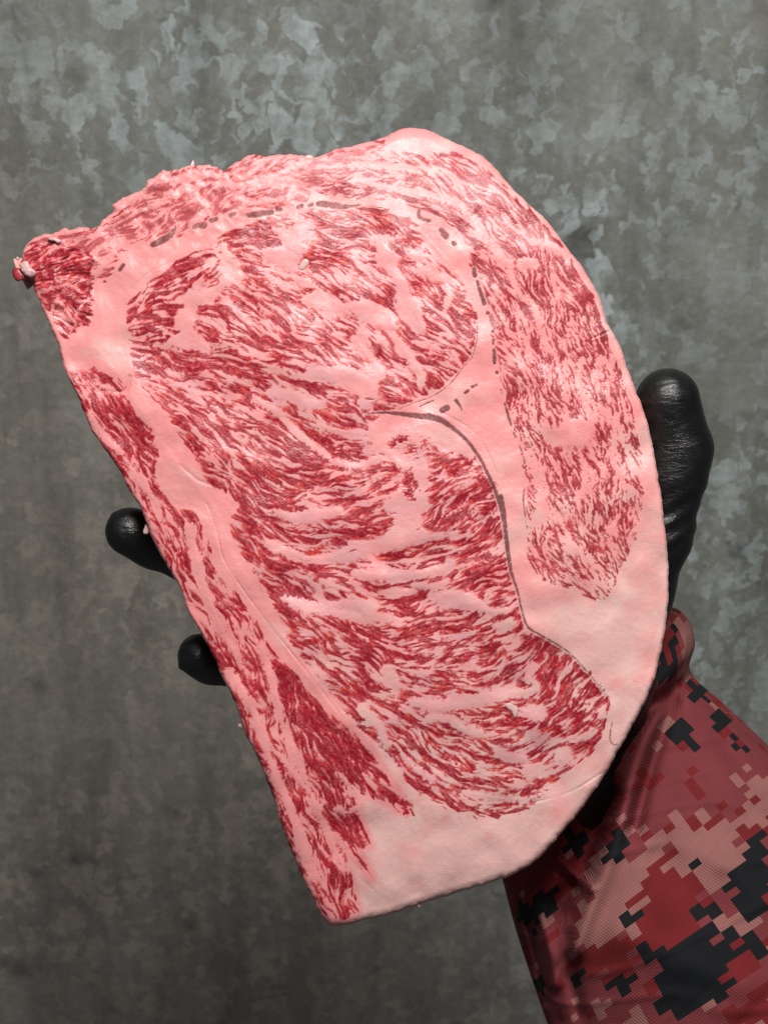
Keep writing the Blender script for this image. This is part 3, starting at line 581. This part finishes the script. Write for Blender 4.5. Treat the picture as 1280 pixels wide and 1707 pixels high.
def surface_nets(f, org, vox):
    ins = f < 0; nx, ny, nz = f.shape
    acc = np.zeros((nx - 1, ny - 1, nz - 1, 3), np.float32); num = np.zeros((nx - 1, ny - 1, nz - 1), np.float32)
    sh = lambda i, j, k: (slice(i, nx - 1 + i), slice(j, ny - 1 + j), slice(k, nz - 1 + k))
    corners = [(i, j, k) for i in (0, 1) for j in (0, 1) for k in (0, 1)]
    for a in corners:
        for ax in range(3):
            if a[ax]: continue
            b = list(a); b[ax] = 1; b = tuple(b)
            fa, fb = f[sh(*a)], f[sh(*b)]; cr = (fa < 0) != (fb < 0)
            t = np.where(cr, fa / np.where(fa == fb, 1, fa - fb), 0)
            for i in range(3): acc[..., i] += np.where(cr, a[i] + (t if i == ax else 0), 0)
            num += cr
    has = num > 0; vid = np.full(num.shape, -1, np.int64); vid[has] = np.arange(has.sum())
    base = np.argwhere(has); verts = (base + acc[has] / num[has][:, None]) * vox + org
    fs = []
    for ax in range(3):
        o1, o2 = [(1, 2), (2, 0), (0, 1)][ax]
        sa = [slice(1, -1)] * 3; sa[ax] = slice(0, -1); sb = list(sa); sb[ax] = slice(1, None)
        A_, B_ = ins[tuple(sa)], ins[tuple(sb)]
        for flip, msk in ((False, A_ & ~B_), (True, ~A_ & B_)):
            p = np.argwhere(msk); off = np.ones(3, int); off[ax] = 0; p = p + off
            qd = []
            for d1, d2 in ((0, 0), (-1, 0), (-1, -1), (0, -1)):
                q = p.copy(); q[:, o1] += d1; q[:, o2] += d2; qd.append(vid[q[:, 0], q[:, 1], q[:, 2]])
            qd = np.stack(qd, 1); fs.append(qd[:, ::-1] if flip else qd)
    return verts, np.concatenate(fs)
gv, gf = surface_nets(sdf, lo, hv)
gf = gf[(gf >= 0).all(1)]
def vert_normals(v, f):
    n = np.cross(v[f[:, 2]] - v[f[:, 0]], v[f[:, 3]] - v[f[:, 1]]); o = np.zeros_like(v)
    for i in range(4): np.add.at(o, f[:, i], n)
    return o / (np.linalg.norm(o, axis=1)[:, None] + 1e-9)
def laplace(v, f, it, lam=.5):
    ed = np.concatenate([f[:, [i, (i + 1) % 4]] for i in range(4)]); deg = np.zeros(len(v)); np.add.at(deg, ed[:, 0], 1); np.add.at(deg, ed[:, 1], 1)
    for _ in range(it):
        s_ = np.zeros_like(v); np.add.at(s_, ed[:, 0], v[ed[:, 1]]); np.add.at(s_, ed[:, 1], v[ed[:, 0]])
        v = v + lam * (s_ / deg[:, None] - v)
    return v
gv = laplace(gv, gf, 4)
gn_ = vert_normals(gv, gf)
# glove wrinkles: stretch creases across the thumb below its joint, small puckers at the fingertips
def wob(v, f, ph):
    return np.sin(v @ np.array(f) + ph)
pxm = gv[:, 0] / (S * 1000 * (D - (gv[:, 2] - ZS * 1000) * .001) / D) + 640; pym = 853.5 - gv[:, 1] / (S * 1000 * (D - (gv[:, 2] - ZS * 1000) * .001) / D)
cz = np.exp(-((pxm - 1120) / 60) ** 2) * sstep(795, 815, pym) * sstep(960, 900, pym)
ph = (pym + .38 * (pxm - 1110)) + 5 * np.sin(pxm * .05)
gv = gv + gn_ * (cz * (.42 * np.abs(np.sin(ph * .085)) ** 3 + .25 * np.sin(ph * .21 + 1)))[:, None]
gv = gv + gn_ * (.07 * wob(gv, (.21, .17, .25), .3) * wob(gv, (-.13, .28, .11), 1.2) + .03 * wob(gv, (.6, -.5, .3), 0) * wob(gv, (.4, .7, -.2), 2))[:, None]
def ridge(p0, p1, w, h):
    global gv
    a, b = P3(*p0), P3(*p1); e = b - a; t = np.clip(((gv - a) @ e) / (e @ e), 0, 1); d = np.linalg.norm(gv - a - t[:, None] * e, axis=1)
    gv = gv + gn_ * (h * np.exp(-(d / w) ** 2))[:, None]
ridge((190,858,-20), (186,880,-18), 1.0, .6); ridge((186,880,-18), (196,920,-17), 1.0, .6); ridge((204,866,-13), (206,905,-12), 1.6, -.35); ridge((302,1112,-20), (335,1090,-14), 1.3, .6); ridge((302,1112,-20), (298,1108,-22), 1.5, .35)
ridge((1080,655,-14), (1130,640,-14), 1.2, .25)

m_glove, nt, bs = new_mat('black_nitrile')
tg = N(nt, 'ShaderNodeTexCoord').outputs['Object']
link(nt, ramp(nt, noise(nt, tg, 1500, 2, .6), [(0.66, (0.0035, 0.0035, 0.004)), (0.80, (0.03, 0.03, 0.032))]), bs.inputs['Base Color'])
link(nt, ramp(nt, noise(nt, tg, 160, 4, .6), [(0.3, 0.30), (0.7, 0.46)]), bs.inputs['Roughness'])
bs.inputs['Specular IOR Level'].default_value = 0.65
b1 = N(nt, 'ShaderNodeBump'); b1.inputs['Strength'].default_value = .24; b1.inputs['Distance'].default_value = .0005
v_ = N(nt, 'ShaderNodeTexVoronoi', feature='DISTANCE_TO_EDGE'); v_.inputs['Scale'].default_value = 1300; link(nt, tg, v_.inputs['Vector'])
link(nt, v_.outputs['Distance'], b1.inputs['Height'])
b2 = N(nt, 'ShaderNodeBump'); b2.inputs['Strength'].default_value = .55; b2.inputs['Distance'].default_value = .0009
link(nt, noise(nt, mapping(nt, tg, (.55, 1.9, 1), (0, 0, R(-24))), 190, 5, .62, .9), b2.inputs['Height']); link(nt, b1.outputs[0], b2.inputs['Normal']); link(nt, b2.outputs[0], bs.inputs['Normal'])
person = thing('person', 'hand in black glove and red pixel camouflage sleeve holding the steak from below', 'person', tuple(P3(1010, 1330, -90) * .001))
gl = mesh_obj('gloved_hand', gv * .001, gf, m_glove, person)
gl['label'] = 'tight black rubber glove over thumb, fingers and palm'

# ------------------------------------------------------------------ person: sleeve
ST = [  # left edge, right edge, centre height, depth radius (mm)
 ((832,1385),(1098,1006),-76,36),((826,1412),(1140,1022),-77,38),((830,1440),(1158,1070),-78,39),((836,1462),(1150,1120),-79,39),((844,1492),(1200,1168),-78,42),((858,1545),(1262,1226),-74,46),
 ((885,1628),(1330,1292),-66,50),((925,1740),(1440,1398),-58,54),((1010,1950),(1610,1570),-46,58)]
nc_v, sub = 84, 3
stL = catmull([s[0] for s in ST], 8); stR = catmull([s[1] for s in ST], 8); stz = catmull([[s[2], s[3]] for s in ST], 8)
C_ = (stL + stR) / 2
arc = np.concatenate([[0], np.cumsum(np.hypot(*np.diff(C_, axis=0).T))]); nc_s = int(arc[-1] / 12.0)
su = np.linspace(0, arc[-1], nc_s * sub + 1)
itp = lambda a: np.stack([np.interp(su, arc, a[:, i]) for i in range(2)], 1)
L_, R_, Z_ = itp(stL), itp(stR), itp(stz)
th = np.linspace(0, 2 * math.pi, nc_v * sub + 1)[:-1]
# even spacing along a flattened section
cs_, sn_ = np.cos(th), np.sin(th)
C_ = (L_ + R_) / 2; Hf = (R_ - L_) / 2
sx = C_[:, 0:1] + Hf[:, 0:1] * cs_; sy = C_[:, 1:2] + Hf[:, 1:2] * cs_
sz = Z_[:, 0:1] + Z_[:, 1:2] * sn_
front = sstep(-.1, .25, sn_)[None]
FOLDS = [([(1120,1172),(1106,1207),(1085,1269),(1068,1331),(1056,1384)],13,-8.0), ([(1095,1195),(1066,1262),(1044,1331),(1023,1393),(1004,1447),(977,1518),(957,1580)],20,9.0),
 ([(1000,1330),(985,1400),(965,1460),(935,1510)],28,-15.0), ([(1155,1128),(1125,1150),(1090,1178),(1050,1215)],13,-9), ([(1150,1060),(1125,1110),(1085,1150)],16,3),
 ([(930,1430),(965,1465),(985,1480)],8,6), ([(903,1526),(915,1580),(925,1640)],10,4.5), ([(880,1540),(893,1600),(910,1670)],7,-4), ([(945,1560),(950,1620),(965,1690)],12,-4),
 ([(1130,1190),(1200,1290),(1260,1400)],45,3), ([(1200,1230),(1240,1290),(1300,1350)],16,-2.0), ([(1100,1420),(1140,1480),(1230,1540)],28,-2.0), ([(1040,1560),(1120,1600),(1230,1640)],30,2.2), ([(1180,1420),(1240,1470),(1290,1500)],18,1.8)]
for p, w, h in FOLDS:
    P = catmull(p, 4); d = np.full(sx.shape, 1e9)
    for i in range(len(P) - 1):
        a, b = P[i], P[i + 1]; e_ = b - a; t = np.clip(((sx - a[0]) * e_[0] + (sy - a[1]) * e_[1]) / (e_ @ e_), 0, 1)
        d = np.minimum(d, np.hypot(sx - a[0] - t * e_[0], sy - a[1] - t * e_[1]))
    sz = sz + front * h * np.exp(-(d / w) ** 2)
wr = np.sin(su[:, None] * .05 + 3 * np.sin(th * 2)[None]) * np.sin(th * 5 + su[:, None] * .01) * 1.0 + np.sin(su[:, None] * .021 + 1.3) * np.sin(th * 3 + 1)[None] * 1.3
q1 = su[:, None] * .06 + 2.2 * np.sin(th * 3 + su[:, None] * .012)[...] ; q2 = th[None] * 9 + 1.7 * np.sin(su[:, None] * .03)
sz = sz + wr * sn_[None] + front * (.9 * np.maximum(0, np.sin(q1 + q2)) ** 4 - .6 * np.maximum(0, np.sin(.7 * q1 - .8 * q2 + 1)) ** 6)
SV = wpos(sx, sy, sz); ns, nv_ = sx.shape
si = np.arange(ns * nv_).reshape(ns, nv_); sj = np.roll(si, -1, 1)
sf = np.stack([si[:-1], sj[:-1], sj[1:], si[1:]], -1)
# pixel camouflage: one colour per print cell
CAMO = dict(k=(0.007, 0.008, 0.010), r=(0.165, 0.013, 0.015), p=(0.29, 0.115, 0.105), m=(0.185, 0.034, 0.040))
ncs, ncv = nc_s, nc_v
rs = np.random.default_rng(5)
def cell_noise(size, seed):
    q = np.random.default_rng(seed).standard_normal((ncs, ncv)); f0 = np.fft.fftfreq(ncs)[:, None]; f1 = np.fft.rfftfreq(ncv)[None]
    q = np.fft.irfft2(np.fft.rfft2(q) * np.exp(-2 * (math.pi * size / 3.2) ** 2 * (f0 * f0 + f1 * f1)), s=q.shape); return q / q.std()
na, nb2 = cell_noise(5, 71) + .45 * cell_noise(1.6, 72), cell_noise(5, 73) + .45 * cell_noise(1.6, 74)
cm = np.where(na > .75, 'k', np.where(na < -.55, 'p', np.where(nb2 > .3, 'r', 'm')))
ccx = sx[sub // 2::sub, sub // 2::sub][:ncs, :ncv]; ccy = sy[sub // 2::sub, sub // 2::sub][:ncs, :ncv]
fr = (sn_[sub // 2::sub] > -.05)[None, :ncv] & np.ones((ncs, 1), bool)
known = fr & (ccy > 1130) & (ccx < 1290) & (ccy < 1715)
jx = ccx + 9 * cell_noise(2.0, 75); jy = ccy + 9 * cell_noise(2.0, 76)
cm = np.where(known, np.where(cell_noise(2.2, 77) > 1.2, 'r', 'm'), cm)
def paint(ch, poly, jit=True):
    global cm
    ins = poly_sdf(poly, jx if jit else ccx, jy if jit else ccy) > 0; cm = np.where(ins & known, ch, cm)
paint('p', [(1093,1195),(1062,1285),(1030,1345),(1045,1385),(1032,1425),(1062,1425),(1085,1440),(1070,1480),(1085,1510),(1070,1530),(1035,1550),(960,1592),(962,1540),(1000,1450),(1020,1380)])
paint('p', [(1055,1420),(1068,1400),(1110,1385),(1126,1356),(1155,1335),(1193,1360),(1222,1345),(1248,1393),(1184,1470),(1160,1480),(1126,1440),(1085,1440)])
paint('p', [(1222,1346),(1234,1319),(1290,1280),(1290,1350),(1255,1385)])
paint('r', [(1068,1480),(1085,1435),(1110,1414),(1147,1439),(1164,1482),(1180,1500),(1150,1560),(1106,1578),(1068,1547),(1085,1505)])
paint('r', [(955,1605),(1035,1557),(1085,1535),(1085,1570),(1050,1600),(1020,1610),(990,1640)])
paint('r', [(1185,1707),(1193,1680),(1290,1630),(1290,1720)])
paint('r', [(1075,1195),(1040,1300),(1005,1400),(985,1450),(940,1490),(850,1510),(870,1440),(1000,1290)])  # dark red print next to the steak, also deepening the shade there by colour
paint('k', [(1184,1472),(1240,1410),(1285,1360),(1285,1515),(1262,1525),(1240,1500),(1215,1492)])
paint('k', [(1139,1505),(1180,1484),(1197,1522),(1234,1567),(1259,1551),(1285,1595),(1251,1628),(1217,1613),(1217,1662),(1172,1682),(1126,1700),(1085,1658),(1106,1621),(1052,1580),(1085,1563),(1120,1580),(1151,1576),(1164,1534)])
paint('k', [(1015,1642),(1044,1605),(1081,1633),(1039,1673)])
paint('p', [(1193,1522),(1222,1503),(1259,1522),(1234,1560)])
paint('r', [(1205,1600),(1235,1575),(1258,1612),(1225,1640)])
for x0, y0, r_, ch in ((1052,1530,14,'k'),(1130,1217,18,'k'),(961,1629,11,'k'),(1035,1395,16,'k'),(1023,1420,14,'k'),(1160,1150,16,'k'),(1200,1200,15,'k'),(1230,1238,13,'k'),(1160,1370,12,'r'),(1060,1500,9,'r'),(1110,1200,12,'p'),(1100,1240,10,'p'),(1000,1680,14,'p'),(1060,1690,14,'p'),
                       (985,1350,22,'k'),(960,1400,20,'k'),(990,1390,14,'r'),(935,1460,22,'r'),(905,1530,14,'p'),(870,1590,16,'r'),(895,1640,13,'k'),(1080,1640,10,'r'),(1120,1420,8,'r'),(1190,1370,10,'r'),(1245,1380,9,'r'),(910,1500,20,'k'),(880,1520,18,'k')):  # black cells near the steak edge are print with shade painted in
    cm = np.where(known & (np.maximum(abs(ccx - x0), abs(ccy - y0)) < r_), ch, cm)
spk_ = rs.random((ncs, ncv)); ex = np.array(list('krpm'))[rs.integers(0, 4, (ncs, ncv))]
cm = np.where(spk_ > .95, ex, cm)
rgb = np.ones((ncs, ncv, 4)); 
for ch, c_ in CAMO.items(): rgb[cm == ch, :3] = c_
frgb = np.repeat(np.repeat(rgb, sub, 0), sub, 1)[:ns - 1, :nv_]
m_slv, nt, bs = new_mat('camouflage_twill')
a_ = N(nt, 'ShaderNodeAttribute'); a_.attribute_name = 'print'
tcs = N(nt, 'ShaderNodeTexCoord').outputs['Object']
rot = mapping(nt, tcs, rot=(0, 0, R(32)))
w1 = N(nt, 'ShaderNodeTexWave'); w1.inputs['Scale'].default_value = 430; w1.inputs['Distortion'].default_value = .6; link(nt, rot, w1.inputs[0])
rot2 = mapping(nt, tcs, rot=(0, 0, R(122)))
w2 = N(nt, 'ShaderNodeTexWave'); w2.inputs['Scale'].default_value = 330; w2.inputs['Distortion'].default_value = .6; link(nt, rot2, w2.inputs[0])
weave = math_n(nt, 'MULTIPLY', w1.outputs['Fac'], w2.outputs['Fac'])
cc_ = mixrgb(nt, .8, a_.outputs['Color'], ramp(nt, weave, [(0.0, 0.80), (0.7, 1.25)]), 'MULTIPLY')
cc_ = mixrgb(nt, .5, cc_, ramp(nt, noise(nt, tcs, 60, 5, .6), [(0.3, 0.75), (0.7, 1.2)]), 'MULTIPLY')
link(nt, cc_, bs.inputs['Base Color'])
bs.inputs['Roughness'].default_value = .85; bs.inputs['Specular IOR Level'].default_value = .25
b1 = N(nt, 'ShaderNodeBump'); b1.inputs['Strength'].default_value = .5; b1.inputs['Distance'].default_value = .0004
link(nt, weave, b1.inputs['Height']); link(nt, b1.outputs[0], bs.inputs['Normal'])
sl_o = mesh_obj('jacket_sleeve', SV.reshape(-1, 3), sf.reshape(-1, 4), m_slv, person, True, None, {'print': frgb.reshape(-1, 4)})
sl_o['label'] = 'red, pink and black pixel camouflage sleeve with gathered cuff'
so = sl_o.modifiers.new('cloth_thickness', 'SOLIDIFY'); so.thickness = .0012; so.offset = -1
settle(person)
